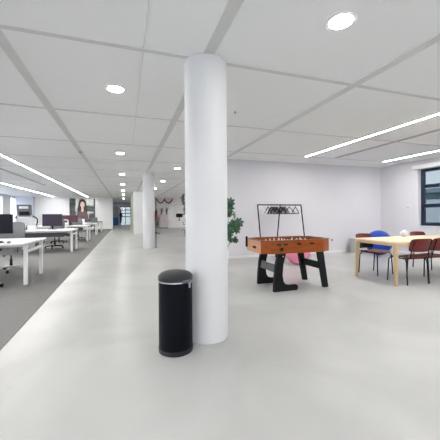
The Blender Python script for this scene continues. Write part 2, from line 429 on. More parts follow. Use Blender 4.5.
# ------------------------------------------------------------------ windows
def window(n, axis, c, a0, a1, z0, z1, bars, mull=(), inward=-1, fm='frame', gm='glass'):
    """axis X: at x=c..; inward = direction into the room"""
    root = bpy.data.objects.new('window_%d' % n, None); col.objects.link(root); root['kind'] = 'structure'
    dd = 0.16 if fm == 'frame' else 0.07
    d0 = c - inward*dd; d1 = c - inward*(dd-0.06)
    lo, hi = min(d0, d1), max(d0, d1)
    def bx(mb, p, q, r, s_, l=lo, h=hi):
        if axis == 'X': mb.box(l, h, p, q, r, s_)
        else: mb.box(p, q, l, h, r, s_)
    m = MB(); w = 0.095 if fm == 'frame' else 0.05
    bx(m, a0, a0+w, z0, z1); bx(m, a1-w, a1, z0, z1); bx(m, a0+w, a1-w, z0, z0+w); bx(m, a0+w, a1-w, z1-w, z1)
    for b in bars: bx(m, a0+w, a1-w, b-0.052, b+0.052)
    for b in mull: bx(m, b-0.035, b+0.035, z0+w, z1-w, lo+0.003, hi-0.003)
    m.build('window_frame', M[fm], root)
    m = MB(); mid = (lo+hi)/2
    bx(m, a0+w*0.6, a1-w*0.6, z0+w*0.6, z1-w*0.6, mid-0.003, mid+0.003)
    m.build('pane', M[gm], root)
    m = MB(); s0, s1 = sorted((c, c+inward*0.03)); 
    e0, e1 = sorted((c - inward*0.10, c+inward*0.03))
    bx(m, a0-0.03, a1+0.03, z0-0.025, z0, e0, e1); m.build('window_sill', M['white'], root)
    return root
wn = 0
for (a0, a1, z0, z1) in right_open:
    wn += 1; window(wn, 'X', XR, a0, a1, z0, z1, (1.43, 1.99), ((a0+a1)/2,), -1, 'frame', 'glass_tinted')
for (a0, a1, z0, z1) in left_open:
    wn += 1; window(wn, 'X', XL, a0, a1, z0, z1, (), (), 1, 'white')
for (a0, a1, z0, z1) in rear_open:
    wn += 1; window(wn, 'Y', YB, a0, a1, z0, z1, (1.99,), (), 1)
# end door of the corridor (glass double door)
root = bpy.data.objects.new('door_1', None); col.objects.link(root); root['kind'] = 'structure'
m = MB()
for a, b in ((-0.62, -0.55), (0.03, 0.10), (0.68, 0.75)): m.box(a, b, YF+0.05, YF+0.11, 0.02, 2.35)
for z in (0.10, 1.0, 1.42, 1.88, 2.31): m.box(-0.55, 0.68, YF+0.06, YF+0.10, z-0.045, z+0.045)
m.build('door_frame', M['frame'], root)
MB().box(-0.56, 0.70, YF+0.075, YF+0.081, 0.05, 2.33).build('pane', M['glass_tinted'], root)

# roller blind box above the visible window
t = thing('roller_blind', 'white roller blind rolled up above the dark framed window', 'blind', (XR-0.001, 4.5, 2.49))
MB().bbox(-0.12, 0, -1.62, 1.74, 0.0, 0.11, 0.012).build('blind_box', M['walllight'], t, True)
MB().box(-0.06, -0.03, -1.58, 1.60, -0.02, 0.0).build('bottom_rail', M['lightgrey'], t)

t = thing('wall_thermostat', 'small white thermostat on the wall left of the window', 'thermostat', (XR, 6.45, 1.40))
MB().bbox(-0.022, 0, -0.06, 0.06, 0.0, 0.075, 0.006).build('thermostat_body', M['white'], t)
MB().box(-0.0235, -0.022, -0.045, 0.045, 0.004, 0.02).build('display', M['grey'], t)
t = thing('power_socket', 'small grey power socket low on the white wall left of the table', 'socket', (6.13, WB, 0.40))
MB().bbox(-0.04, 0.04, -0.012, 0, -0.04, 0.04, 0.004).build('socket_plate', M['lightgrey'], t)
MB().lathe([(0.02, 0), (0.02, 0.002)], seg=16, mtx=Matrix.Translation((0, -0.012, 0)) @ Matrix.Rotation(PI/2, 4, 'X')).build('socket_hole', M['grey'], t)

# ------------------------------------------------------------------ outside
m = MB(); m.box(-70, 90, -60, 100, -7.2, -7.0); struct('ground_outside', m, M['street'])
t = thing('office_building', 'pale flat-roofed building with teal glass bands seen through the window', 'building', (34, 22, -7))
m = MB()
m.box(0, 12, -30, 30, 0, 5.4); m.box(0, 12, -30, 30, 6.2, 9.8)
m.build('wall', M['facade'], t)
m = MB(); m.box(0.2, 11.8, -29.8, 29.8, 5.4, 6.2); m.box(0.2, 11.8, -29.8, 29.8, 9.8, 10.6)
m.build('window_band', M['facadeglass'], t)
MB().box(-0.3, 12.3, -30.3, 30.3, 10.6, 11.1).build('roof', M['roofgreen'], t)

# ------------------------------------------------------------------ the bin
t = thing('pedal_bin', 'tall round black touch bin standing in front of the thick white column', 'bin', (0.43, 2.60, 0))
m = MB(); m.lathe([(0.146, 0), (0.152, 0.004), (0.154, 0.03), (0.154, 0.040), (0.150, 0.043)], seg=56); m.build('base_ring', M['binlid'], t, True)
m = MB(); m.lathe([(0.150, 0.043), (0.1505, 0.30), (0.1505, 0.625)], seg=56); m.build('bin_body', M['binbody'], t, True)
m = MB(); m.lathe([(0.1505, 0.625), (0.155, 0.626), (0.155, 0.638), (0.150, 0.640)], seg=56); m.build('chrome_band', M['chrome'], t, True)
prof = [(0.149, 0.640), (0.154, 0.644), (0.155, 0.662)]
for k in range(1, 11):
    a = k/10*PI/2; prof.append((max(0, 0.155*math.cos(a)**0.75) if k < 10 else 0, 0.662+0.056*math.sin(a)))
m = MB(); m.lathe(prof, seg=56); m.build('lid', M['binlid'], t, True)
rot = Matrix.Rotation(math.radians(28), 4, 'Z')
m = MB(); m.bbox(-0.045, 0.045, -0.166, -0.150, 0.628, 0.652, 0.004, mtx=rot); m.build('latch', M['grey'], t)
rot = Matrix.Rotation(math.radians(43), 4, 'Z')
m = MB(); m.bbox(-0.030, 0.030, -0.160, -0.150, 0.618, 0.636, 0.003, mtx=rot); m.bbox(-0.014, 0.010, -0.158, -0.150, 0.578, 0.62, 0.003, mtx=rot); m.build('brand_tag', M['chrome'], t)

# ------------------------------------------------------------------ table football
FX0, FX1, FY0, FY1, FZ0, FZ1 = 2.0, 3.27, 3.95, 4.67, 0.60, 0.80
t = thing('football_table', 'orange-brown wooden table football game on black folding legs', 'football table', (FX0, FY0, 0))
L_, W_ = FX1-FX0, FY1-FY0; c = 0.10
cx_ = 0.19; oct_ = [(cx_, 0), (L_-cx_, 0), (L_, c), (L_, W_-c), (L_-cx_, W_), (cx_, W_), (0, W_-c), (0, c)]
i_ = 0.03; c2 = c-0.012; c3 = cx_-0.02
inn = [(c3+i_, i_), (L_-c3-i_, i_), (L_-i_, c2+i_), (L_-i_, W_-c2-i_), (L_-c3-i_, W_-i_), (c3+i_, W_-i_), (i_, W_-c2-i_), (i_, c2+i_)]
m = MB(); m.prism(oct_, 'Z', FZ0, FZ1, inn)
body = m.build('body', [M['foos'], M['foosend']], t)
for p in body.data.polygons:
    if p.normal.x < -0.9 and p.center.x < 0.01: p.material_index = 1
MB().prism([(x*0.985+L_*0.0075, y*0.975+W_*0.0125) for x, y in inn], 'Z', 0.615, 0.655).build('playfield', M['field'], t)
m = MB(); e = 0.012
out2 = [(x+(0.006 if x > L_/2 else -0.006), y+(0.006 if y > W_/2 else -0.006)) for x, y in oct_]
inn2 = [(x+(-0.004 if x > L_/2 else 0.004), y+(-0.004 if y > W_/2 else 0.004)) for x, y in inn]
m.prism(out2, 'Z', FZ1, FZ1+0.010, inn2); m.build('top_rim', wood('dark_rim', (0.16, 0.05, 0.02), (0.22, 0.07, 0.03), 0.3), t)
# ball hole in the end, ball return on the long side
m = MB(); m.bbox(-0.006, 0.01, 0.27, 0.39, 0.665, 0.705, 0.004); m.build('ball_slot', M['black'], t)
m = MB(); m.lathe([(0.026, 0), (0.030, 0.004), (0.022, 0.008)], seg=20, mtx=Matrix.Translation((0.31, 0.0, 0.668)) @ Matrix.Rotation(PI/2, 4, 'X'))
m.build('ball_return', M['black'], t, True)
m = MB(); m.bbox(-0.030, -0.0, 0.60, 0.63, 0.66, 0.84, 0.004); m.build('score_counter', M['black'], t)
def player_mesh():
    m = MB(); m.bbox(-0.010, 0.010, -0.013, 0.013, -0.012, 0.028, 0.004)
    m.ball((0, 0, 0.038), 0.012, 8, 6); m.bbox(-0.007, 0.007, -0.010, 0.010, -0.075, -0.010, 0.003); m.bbox(-0.007, 0.014, -0.011, 0.011, -0.088, -0.070, 0.003)
    return m
pw = player_mesh().build('player', M['white'], None, True); pb = player_mesh().build('player', M['black'], None, True)
first = {'w': pw, 'b': pb}; used = set()
counts = [1, 2, 3, 5, 5, 3, 2, 1]
for k in range(8):
    x = 0.22+k*(L_-0.44)/7; near = k in (0, 1, 3, 5); zz = 0.752
    m = MB(); m.tube([(x, 0.012 if not near else -0.045, zz-0.0), (x, W_-0.012 if near else W_+0.045, zz)], 0.007, 10)
    r = m.build('rod', M['chrome'], t, True)
    m = MB(); s = -1 if near else 1; y0 = -0.035 if near else W_+0.035
    m.tube([(x, y0, zz), (x, y0+s*0.03, zz), (x, y0+s*0.075, zz)], 0.014, 12); m.build('handle', M['black'], r, True)
    key = 'w' if near else 'b'
    if k in (2, 6): key = 'w'
    for j in range(counts[k]):
        y = W_/2+(j-(counts[k]-1)/2)*(0.095 if counts[k] == 5 else 0.15)
        if key not in used: o = first[key]; used.add(key)
        else: o = first[key].copy(); col.objects.link(o)
        o.parent = r; o.location = (x, y, zz)
# front legs with long feet
def lfoot(y0, y1):
    x0 = 0.20
    poly = [(x0, 0), (x0+0.41, 0), (x0+0.43, 0.03), (x0+0.425, 0.075), (x0+0.40, 0.09), (x0+0.28, 0.088), (x0+0.20, 0.11), (x0+0.165, 0.16),
            (x0+0.150, 0.26), (x0+0.165, 0.42), (x0+0.215, 0.60), (x0+0.075, 0.60), (x0+0.035, 0.42), (x0+0.01, 0.2)]
    return MB().prism(poly, 'Y', y0, y1)
lfoot(0.045, 0.10).build('leg', M['black'], t); lfoot(0.62, 0.675).build('leg', M['black'], t)
def straight(y0, y1): return MB().prism([(1.125, 0), (1.215, 0), (1.12, 0.60), (1.01, 0.60)], 'Y', y0, y1)
straight(0.045, 0.10).build('leg', M['black'], t); straight(0.62, 0.675).build('leg', M['black'], t)
m = MB(); m.prism([(0.245, 0.29), (0.27, 0.29), (0.29, 0.41), (0.265, 0.41)], 'Y', 0.10, 0.62); m.build('cross_panel', M['panelshine'], t)
m = MB(); m.prism([(1.125, 0.29), (1.15, 0.29), (1.13, 0.41), (1.105, 0.41)], 'Y', 0.10, 0.62); m.build('cross_panel', M['black'], t)
MB().lathe([(0.012, 0), (0.012, 0.006)], seg=12, mtx=Matrix.Translation((0.36, 0.045, 0.55)) @ Matrix.Rotation(PI/2, 4, 'X')).build('hinge_bolt', M['chrome'], t)

# ------------------------------------------------------------------ coat rack
t = thing('coat_rack', 'thin black metal clothes rack behind the table football game', 'clothes rack', (3.36, 6.98, 0))
Ht = 1.47; Lr = 1.34
MB().tube([(0, 0, Ht), (Lr, 0, Ht)], 0.017, 8).build('rail', M['blacksteel'], t, True)
MB().tube([(0, 0, Ht), (0, -0.27, 0.0)], 0.017, 8).build('leg', M['blacksteel'], t, True)
MB().tube([(Lr, 0, Ht), (Lr, -0.27, 0.0)], 0.017, 8).build('leg', M['blacksteel'], t, True)
MB().tube([(0.68, 0, Ht), (0.68, 0.27, 0.0)], 0.017, 8).build('leg', M['blacksteel'], t, True)
def hanger(m_, x, dy, rz, label):
    t = thing('coat_hanger', label, 'hanger', (x, 6.98+dy, Ht), rz, 'hangers on the clothes rack')
    pts = []
    for k in range(9):
        a = math.radians(-30+k*26); pts.append((0, 0.019*math.cos(a), 0.0+0.019*math.sin(a)))
    pts = [(0, 0, -0.055), (0, 0, -0.03)] + [(0, 0.0212*math.cos(math.radians(a)), 0.0212*math.sin(math.radians(a))) for a in (-60, -20, 20, 60, 100, 140, 175)]
    MB().tube(pts, 0.0028, 6).build('hook', M['blacksteel'] if m_ is M['black'] else m_, t, True)
    MB().tube([(0, 0, -0.055), (0, 0.09, -0.12), (0, 0.200, -0.215), (0, 0.185, -0.240), (0, -0.185, -0.240), (0, -0.200, -0.215), (0, -0.09, -0.12)], 0.0115, 6, closed=True).build('shoulder_bar', m_, t, True)
hanger(M['white'], 3.47, 0, 0.3, 'white hanger alone at the left end of the rack')
xs = [3.67, 3.76, 3.795, 3.83, 3.865, 3.90, 3.935, 3.97, 4.055, 4.09, 4.125, 4.16, 4.20]
for k, x in enumerate(xs):
    hanger(M['black'], x, 0, random.uniform(-0.06, 0.06), 'black hanger in the dense bunch beside the rack centre')
hanger(M['black'], 4.33, 0, 0.15, 'black hanger just right of the bunch')
hanger(M['black'], 4.52, 0, -0.1, 'black hanger alone near the right end of the rack')

# ------------------------------------------------------------------ balls
def gymball(name, x, y, r, m_, label):
    m = MB(); prof = []
    N = 36
    for k in range(N+1):
        a = -PI/2+PI*k/N; rr = r*math.cos(a)
        if 0 < k < N and k % 2 == 0: rr -= r*0.006
        prof.append((max(0, rr) if 0 < k < N else 0, r+r*math.sin(a)))
    m.lathe(prof, seg=48)
    o = m.build(name, m_, None, True, (x, y, 0)); tag(o, label, 'exercise ball')
    p = MB().lathe([(0.016, 0), (0.018, 0.004), (0.006, 0.006)], seg=16, mtx=Matrix.Rotation(math.radians(70), 4, 'X')).build('valve', M['white'], o, True)
    p.location = (0, -r*0.955, r+r*0.30)
    return o
gymball('exercise_ball', 3.98, 6.08, 0.31, M['pink'], 'pink exercise ball on the floor behind the table football game')
gymball('exercise_ball', 7.12, 6.62, 0.36, M['blue'], 'large blue exercise ball in the corner behind the oak table')

# ------------------------------------------------------------------ monstera
def leaf_mesh(mb, base, d, size, tilt):
    """split leaf, base point, direction angle d in the plane facing the room, tilt out"""
    n = 26; out = []
    for k in range(n+1):
        a = k/n; th = PI*(a*2-1)
        r = size*(0.5+0.12*math.cos(th))*(1-0.22*(abs(th) > 2.7))
        if k % 3 == 2 and 2 < k < n-2: r *= 0.68
        out.append((r*math.sin(th)*0.95, size*0.45+r*math.cos(th)))
    mtx = Matrix.Translation(base) @ Matrix.Rotation(tilt[1], 4, 'Z') @ Matrix.Rotation(d, 4, 'Y') @ Matrix.Rotation(PI/2+tilt[0], 4, 'X')
    cv = mb.bm.verts.new(mtx @ Vector((0, size*0.4, 0)))
    vs = [mb.bm.verts.new(mtx @ Vector((x, y, -0.35*abs(x)*abs(x)/size-0.12*y*y/size))) for x, y in out[:-1]]
    for k in range(len(vs)): mb.bm.faces.new((cv, vs[k], vs[(k+1) % len(vs)]))
PX, PY = 2.22, 6.62
t = thing('potted_monstera', 'tall green monstera plant partly hidden behind the thick column', 'plant', (PX, PY, 0))
MB().lathe([(0.13, 0), (0.15, 0.02), (0.18, 0.36), (0.17, 0.36), (0.16, 0.33)], seg=36).build('pot', M['white'], t, True)
MB().lathe([(0, 0.325), (0.16, 0.325), (0.16, 0.33), (0, 0.335)], seg=24).build('soil', M['soil'], t)
leaves = [(0.10, -0.02, 1.46, 1.2, 0.26), (0.0, -0.05, 1.50, -0.8, 0.24), (0.09, -0.04, 1.42, 1.9, 0.24), (0.22, -0.05, 1.17, 0.5, 0.27),
          (0.36, 0.0, 1.16, 1.35, 0.25), (0.17, -0.12, 1.08, 2.4, 0.30), (0.30, -0.14, 1.00, 1.5, 0.30), (0.12, -0.1, 0.98, 2.9, 0.30),
          (0.34, -0.10, 0.96, 2.5, 0.25), (0.10, -0.12, 0.84, 2.6, 0.28), (0.36, -0.06, 0.66, 2.9, 0.18), (0.36, 0.0, 0.64, 1.9, 0.17), (0.36, -0.02, 0.65, -2.4, 0.16),
          (-0.15, 0.0, 1.3, -1.2, 0.26), (-0.2, 0.05, 1.0, -1.7, 0.26), (-0.1, -0.1, 0.8, -2.4, 0.25), (0.0, 0.05, 1.40, 0.1, 0.2), (0.10, 0.0, 1.2, 1.2, 0.24)]
m = MB(); st = MB()
for (x, y, z, d, s) in leaves:
    leaf_mesh(m, Vector((x*0.85, y, z)), d, s*0.95, (random.uniform(-0.4, 0.4), random.uniform(-0.6, 0.6)))
    st.tube([(x*0.05, y*0.05, 0.32), (x*0.35, y*0.4, z*0.6), (x*0.85, y, z)], 0.008, 6, r2=0.004)
o = m.build('foliage', M['leaf'], t, True)
sm = o.modifiers.new('thickness', 'SOLIDIFY'); sm.thickness = 0.002
st.build('stems', M['stem'], t, True)

# ------------------------------------------------------------------ oak table
TX0, TX1, TY0, TY1, TZ = 4.245, 7.05, 3.60, 4.575, 0.738
t = thing('dining_table', 'long pale oak table with rounded corners near the window', 'table', (TX0, TY0, 0))
def rrect(x0, x1, y0, y1, r, n=8):
    out = []
    for cx, cy, a0 in ((x1-r, y1-r, 0), (x0+r, y1-r, 90), (x0+r, y0+r, 180), (x1-r, y0+r, 270)):
        for k in range(n+1):
            a = math.radians(a0+90*k/n); out.append((cx+r*math.cos(a), cy+r*math.sin(a)))
    return out
LX, LY = TX1-TX0, TY1-TY0
MB().prism(rrect(0, LX, 0, LY, 0.15), 'Z', TZ-0.022, TZ).build('tabletop', M['oak'], t, True)
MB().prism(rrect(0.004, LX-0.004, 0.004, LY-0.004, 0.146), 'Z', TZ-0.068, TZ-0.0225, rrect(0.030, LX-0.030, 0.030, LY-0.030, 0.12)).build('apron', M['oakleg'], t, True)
for sx in (0, 1):
    for sy in (0, 1):
        def leg_ring(s, z, ins):
            x0 = ins if sx == 0 else LX-ins-s; y0 = ins if sy == 0 else LY-ins-s
            return [(x, y, z) for x, y in rrect(x0, x0+s, y0, y0+s, min(0.028, s*0.4), 4)]
        m = MB(); rings = [leg_ring(0.085, TZ-0.0225, 0.032), leg_ring(0.072, TZ-0.14, 0.032), leg_ring(0.046, 0.0, 0.032)]
        rv = [[m.bm.verts.new(p) for p in r] for r in rings]; n = len(rv[0])
        for a, b in zip(rv, rv[1:]):
            for k in range(n): m.bm.faces.new((a[k], a[(k+1) % n], b[(k+1) % n], b[k]))
        m.bm.faces.new(rv[0]); m.bm.faces.new(list(reversed(rv[-1])))
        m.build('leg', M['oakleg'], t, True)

# ------------------------------------------------------------------ red chairs
def red_chair(label):
    t = thing('dining_chair', label, 'chair', (0, 0, 0), 0, 'red chairs around the oak table')
    def seat(u, v):
        x = 0.225*u*(1-0.10*v**4); y = 0.21*v*(1-0.12*u**4)
        return (x, y, 0.452+0.012*u*u-0.014*max(0, v)**3)
    MB().sheet(seat, 12, 10, 0.012).build('seat', M['red'], t, True)
    def back(u, v):
        x = 0.225*u*(1-0.10*v**4); z = 0.682+0.112*v*(1-0.12*u**4)
        return (x, -0.315+0.055*u*u-0.030*v, z)
    MB().sheet(back, 14, 8, 0.012).build('backrest', M['red'], t, True)
    r = 0.0105
    for s in (-1, 1):
        MB().tube([(s*0.175, 0.17, 0.437), (s*0.205, 0.195, 0.40), (s*0.218, 0.215, 0.0)], r, 8).build('leg', M['blacksteel'], t, True)
        MB().tube([(s*0.205, -0.16, 0.437), (s*0.215, -0.19, 0.38), (s*0.222, -0.215, 0.0)], r, 8).build('leg', M['blacksteel'], t, True)
        MB().tube([(s*0.20, -0.10, 0.437), (s*0.190, -0.235, 0.455), (s*0.180, -0.262, 0.60), (s*0.176, -0.318, 0.765)], r, 8).build('back_support', M['blacksteel'], t, True)
    m = MB(); m.tube([(-0.20, -0.15, 0.436), (0.20, -0.15, 0.436)], r, 8); m.tube([(-0.175, 0.17, 0.436), (0.175, 0.17, 0.436)], r, 8)
    for s in (-1, 1): m.tube([(s*0.2, -0.16, 0.436), (s*0.175, 0.17, 0.436)], r, 8)
    m.build('seat_frame', M['blacksteel'], t, True)
    return t
ch0 = red_chair('red-stained chair with its back to the viewer, nearest the oak table corner')
ch0.location = (4.76, 3.82, 0); ch0.rotation_euler = (0, 0, math.radians(-5))
dup(ch0, (5.23, 3.82, 0), math.radians(-1), 'red-stained chair second along the near side, cut by the picture edge')
chb = dup(ch0, (4.84, 4.58, 0), math.radians(186), 'red-stained chair across the table with a dark infill on its backrest, before the blue ball')
def infill(u, v):
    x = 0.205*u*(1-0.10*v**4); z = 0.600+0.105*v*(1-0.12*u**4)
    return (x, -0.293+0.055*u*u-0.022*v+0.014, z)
MB().sheet(infill, 12, 8, 0.016).build('back_infill', M['black'], chb, True)  # dark sheet laid over the lower backrest to fill a dark area
dup(ch0, (6.42, 4.62, 0), math.radians(178), 'red-stained chair across the table, only its top edge showing behind the white bag')
dup(ch0, (6.1, 3.76, 0), math.radians(-4), 'red-stained chair third along the near side, out past the picture edge')

# white paper bag on the table
m = MB(); res = bmesh.ops.create_icosphere(m.bm, subdivisions=3, radius=1)
for v in m.bm.verts:
    p = v.co.copy(); k = 1+0.12*math.sin(7*p.x+3*p.z)+0.10*math.sin(9*p.y+5*p.z+1)
    sc = 1-0.25*max(0, p.z)
    v.co = Vector((p.x*0.075*k*sc, p.y*0.06*k*sc, max(-0.9, p.z)*0.078+0.0702))
o = m.build('paper_bag', M['walllight'], None, True, (5.41, 4.40, TZ)); tag(o, 'small crumpled white paper bag on the oak table', 'paper bag')

# grey waste bin by the wall behind the table
t = thing('waste_bin', 'light grey waste bin against the wall behind the oak table leg', 'bin', (6.80, 7.22, 0))
MB().lathe([(0.12, 0), (0.15, 0.42), (0.155, 0.43), (0.145, 0.43), (0.115, 0.02), (0, 0.02)], seg=32).build('bin_body', M['lightgrey'], t, True)
MB().lathe([(0.150, 0.43), (0.157, 0.435), (0.157, 0.45), (0.148, 0.45)], seg=32).build('rim', M['lightgrey'], t, True)

# ------------------------------------------------------------------ desks
def bench(y0, top_m, label, width=3.2, tray='grey'):
    t = thing('bench_desk', label, 'desk', (-1.64, y0, 0), 0, 'bench desks in the row along the carpet')
    w = width
    MB().bbox(-w, 0, 0.0, 0.73, 0.715, 0.74, 0.004).build('desktop', top_m, t)
    MB().bbox(-w, 0, 0.77, 1.50, 0.715, 0.74, 0.004).build('desktop', top_m, t)
    for x in (-0.06, -w+0.0):
        for y in (0.20, 1.17):
            MB().bbox(x-0.0, x+0.06, y, y+0.06, 0.0, 0.714, 0.006).build('leg', M['whitemetal'], t)
        MB().bbox(x+0.012, x+0.048, 0.26, 1.17, 0.56, 0.61, 0.004).build('end_beam', M['whitemetal'], t)
    for y in (0.22, 1.19): MB().box(-w+0.06, -0.06, y, y+0.035, 0.665, 0.714).build('long_beam', M['whitemetal'], t)
    m = MB(); m.box(-w+0.3, -0.3, 0.50, 0.505, 0.50, 0.62); m.box(-w+0.3, -0.3, 0.96, 0.965, 0.50, 0.62); m.box(-w+0.3, -0.3, 0.505, 0.96, 0.50, 0.505)
    for x in (-w+0.35, -w/2, -0.35):
        m.box(x-0.01, x+0.01, 0.495, 0.515, 0.50, 0.70); m.box(x-0.01, x+0.01, 0.955, 0.97, 0.50, 0.70)
    m.build('cable_tray', M[tray], t)
    # loose cables hanging between tray and top
    m = MB()
    for k in range(9):
        x = -0.25-k*(w-0.5)/9; a = random.uniform(-0.12, 0.12)
        m.tube([(x, 0.75, 0.712), (x+a*0.5, 0.70+a, 0.62), (x+a, 0.73, 0.512)], 0.006, 6)
    m.build('cables', M['black'], t, True)
    return t
BY = [5.68, 10.30, 14.45, 18.55, 22.6]
BL = ['white bench desk nearest the viewer at the left edge, holding a black monitor', 'second white bench desk, with the purple-black monitor',
      'third white bench desk, with the maroon monitor', 'fourth white bench desk below the portrait poster', 'black-topped bench desk at the far end beside the wall']
for y, l in zip(BY, BL):
    bench(y, M['black'] if y > 22 else M['white'], l, 3.2, 'palefabric' if y < 6 else 'grey')

def monitor(x, y, rz, m_, label, w=0.61, h=0.36, zc=1.06, z0=0.74):
    t = thing('computer_monitor', label, 'monitor', (x, y, z0), rz, 'monitors on the bench desks')
    MB().bbox(-w/2, w/2, -0.012, 0.018, zc-z0-h/2, zc-z0+h/2, 0.005).build('screen', m_, t)
    MB().bbox(-0.028, 0.028, 0.0185, 0.043, 0.012, zc-z0, 0.004).build('stand', M['black'], t)
    MB().bbox(-0.12, 0.12, -0.09, 0.11, 0.0, 0.012, 0.004).build('foot', M['black'], t)
monitor(-2.29, 6.30, 0, M['screen'], 'black monitor on the nearest bench desk at the left edge', h=0.36, zc=1.07)
monitor(-2.38, 11.25, 0, M['screenpurple'], 'purple-black monitor on the second bench desk', h=0.41, zc=1.06)
monitor(-2.46, 15.1, 0, M['screenmaroon'], 'maroon monitor on the third bench desk', h=0.33, zc=1.06, w=0.66)
monitor(-3.15, 11.3, 0.05, M['lightgrey'], 'pale grey monitor behind the purple-black one', h=0.25, zc=1.0, w=0.45)

def laptop(x, y, z, label, m_):
    t = thing('laptop', label, 'laptop', (x, y, z))
    MB().bbox(-0.17, 0.17, -0.12, 0.12, 0, 0.018, 0.004).build('keyboard_deck', m_, t)
    mt = Matrix.Translation((0, 0.12, 0.018)) @ Matrix.Rotation(math.radians(-15), 4, 'X')
    MB().bbox(-0.17, 0.17, -0.006, 0.004, 0, 0.24, 0.003, mtx=mt).build('lid', m_, t)
laptop(-2.55, 19.4, 0.74, 'open silver laptop on the fourth bench desk below the poster', M['alu'])
def keyboard(x, y, rz, label):
    t = thing('keyboard', label, 'keyboard', (x, y, 0.74), rz)
    MB().bbox(-0.21, 0.21, -0.06, 0.06, 0, 0.016, 0.004).build('keyboard_case', M['grey'], t)
    m = MB()
    for r in range(5):
        for k in range(15): m.box(-0.195+k*0.026, -0.195+k*0.026+0.021, -0.05+r*0.02, -0.05+r*0.02+0.016, 0.016, 0.021)
    m.build('keys', M['black'], t)
keyboard(-2.25, 6.02, 0.0, 'dark keyboard in front of the black monitor on the nearest desk')
t = thing('computer_mouse', 'dark mouse beside the keyboard on the nearest desk', 'mouse', (-1.95, 6.0, 0.74))
MB().ball((0, 0, 0.014), 0.03, 12, 8, (1, 1.7, 0.46)).build('mouse_shell', M['grey'], t, True)
MB().lathe([(0.006, 0), (0.006, 0.004)], seg=10, mtx=Matrix.Translation((-0.002, 0.02, 0.025)) @ Matrix.Rotation(PI/2, 4, 'Y')).build('scroll_wheel', M['black'], t)
# desk clutter
t = thing('storage_box', 'low white storage box on the second bench desk left of the monitor foot', 'box', (-2.86, 10.85, 0.74))
MB().bbox(-0.13, 0.13, -0.1, 0.1, 0, 0.14, 0.006).build('box_body', M['white'], t); MB().bbox(-0.135, 0.135, -0.105, 0.105, 0.14, 0.155, 0.004).build('lid', M['white'], t)
t = thing('desk_riser', 'white wire frame stand on the third bench desk beside the purple-black monitor', 'stand', (-2.66, 14.7, 0.74))
m = MB(); m.tube([(-0.17, 0, 0.0), (-0.17, 0, 0.24), (-0.14, 0, 0.29), (0.14, 0, 0.29), (0.17, 0, 0.24), (0.17, 0, 0.0)], 0.014, 8); m.tube([(-0.17, 0, 0.15), (0.17, 0, 0.15)], 0.010, 8)
m.build('front_frame', M['whitemetal'], t, True)
m = MB(); m.tube([(-0.17, 0.2, 0.0), (-0.17, 0.2, 0.24), (0.17, 0.2, 0.24), (0.17, 0.2, 0.0)], 0.010, 8)
for s in (-0.17, 0.17): m.tube([(s, 0, 0.15), (s, 0.2, 0.15)], 0.008, 6)
m.build('rear_frame', M['whitemetal'], t, True)
for k, (x, y, c_, l) in enumerate([(-2.02, 11.5, 'white', 'white mug on the second bench desk')]):
    t = thing('mug', l, 'mug', (x, y, 0.74), 0)
    MB().lathe([(0.032, 0), (0.036, 0.004), (0.038, 0.09), (0.034, 0.09), (0.031, 0.01), (0, 0.01)], seg=20).build('cup', M[c_], t, True)
    MB().tube([(0.036, 0, 0.075), (0.06, 0, 0.07), (0.062, 0, 0.03), (0.036, 0, 0.022)], 0.005, 6).build('handle', M[c_], t, True)

# ------------------------------------------------------------------ office chairs
def office_chair(label, base_m):
    t = thing('office_chair', label, 'office chair', (0, 0, 0), 0, 'swivel chairs at the bench desks')
    def seat(u, v):
        return (0.235*u*(1-0.12*v**4), 0.235*v*(1-0.12*u**4), 0.475+0.02*u*u-0.03*max(0, v)**3)
    MB().sheet(seat, 10, 10, 0.05).build('seat', M['palefabric'], t, True)
    def back(u, v):
        return (0.22*u*(1-0.10*v**4), -0.25-0.04*v+0.05*u*u+0.03*math.cos(2*v), 0.80+0.27*v*(1-0.10*u**4))
    b = MB().sheet(back, 10, 12, 0.02).build('backrest', M['greymesh'], t, True)
    MB().tube([(0, -0.05, 0.44), (0, -0.27, 0.46), (0, -0.31, 0.62), (0, -0.29, 0.80)], 0.02, 8).build('back_support', M['black'], t, True)
    for s in (-1, 1):
        m = MB(); m.tube([(s*0.12, -0.02, 0.43), (s*0.27, -0.02, 0.44), (s*0.28, -0.02, 0.63)], 0.013, 8); m.bbox(s*0.28-0.035, s*0.28+0.035, -0.12, 0.10, 0.63, 0.655, 0.008)
        m.build('armrest', M['black'], t, True)
    m = MB(); m.lathe([(0.028, 0.09), (0.028, 0.26), (0.016, 0.265), (0.016, 0.42)], seg=16); m.bbox(-0.09, 0.09, -0.11, 0.09, 0.415, 0.45, 0.01)
    m.build('gas_lift', M['black'], t, True)
    m = MB(); m.lathe([(0.035, 0.07), (0.045, 0.08), (0.04, 0.12), (0.03, 0.125)], seg=20)
    for k in range(5):
        a = 2*PI*k/5+0.3; d = Vector((math.cos(a), math.sin(a), 0))
        m.tube([d*0.02+Vector((0, 0, 0.105)), d*0.16+Vector((0, 0, 0.095)), d*0.31+Vector((0, 0, 0.072))], 0.020, 8, r2=0.012)
    m.build('star_base', base_m, t, True)
    for k in range(5):
        a = 2*PI*k/5+0.3; d = Vector((math.cos(a), math.sin(a), 0))*0.31
        m = MB()
        R = Matrix.Translation((d.x, d.y, 0.030)) @ Matrix.Rotation(a+0.8, 4, 'Z') @ Matrix.Rotation(PI/2, 4, 'X')
        for o_ in (-0.020, 0.006): m.lathe([(0.026, o_), (0.030, o_+0.003), (0.030, o_+0.011), (0.026, o_+0.014)], seg=16, mtx=R)
        m.tube([(d.x, d.y, 0.035), (d.x, d.y, 0.075)], 0.008, 6)
        m.build('caster', M['black'], t, True)
    return t
oc = office_chair('pale grey swivel chair with aluminium base behind the nearest desk', M['alu'])
oc.location = (-2.38, 7.45, 0.006); oc.rotation_euler = (0, 0, PI+0.1)
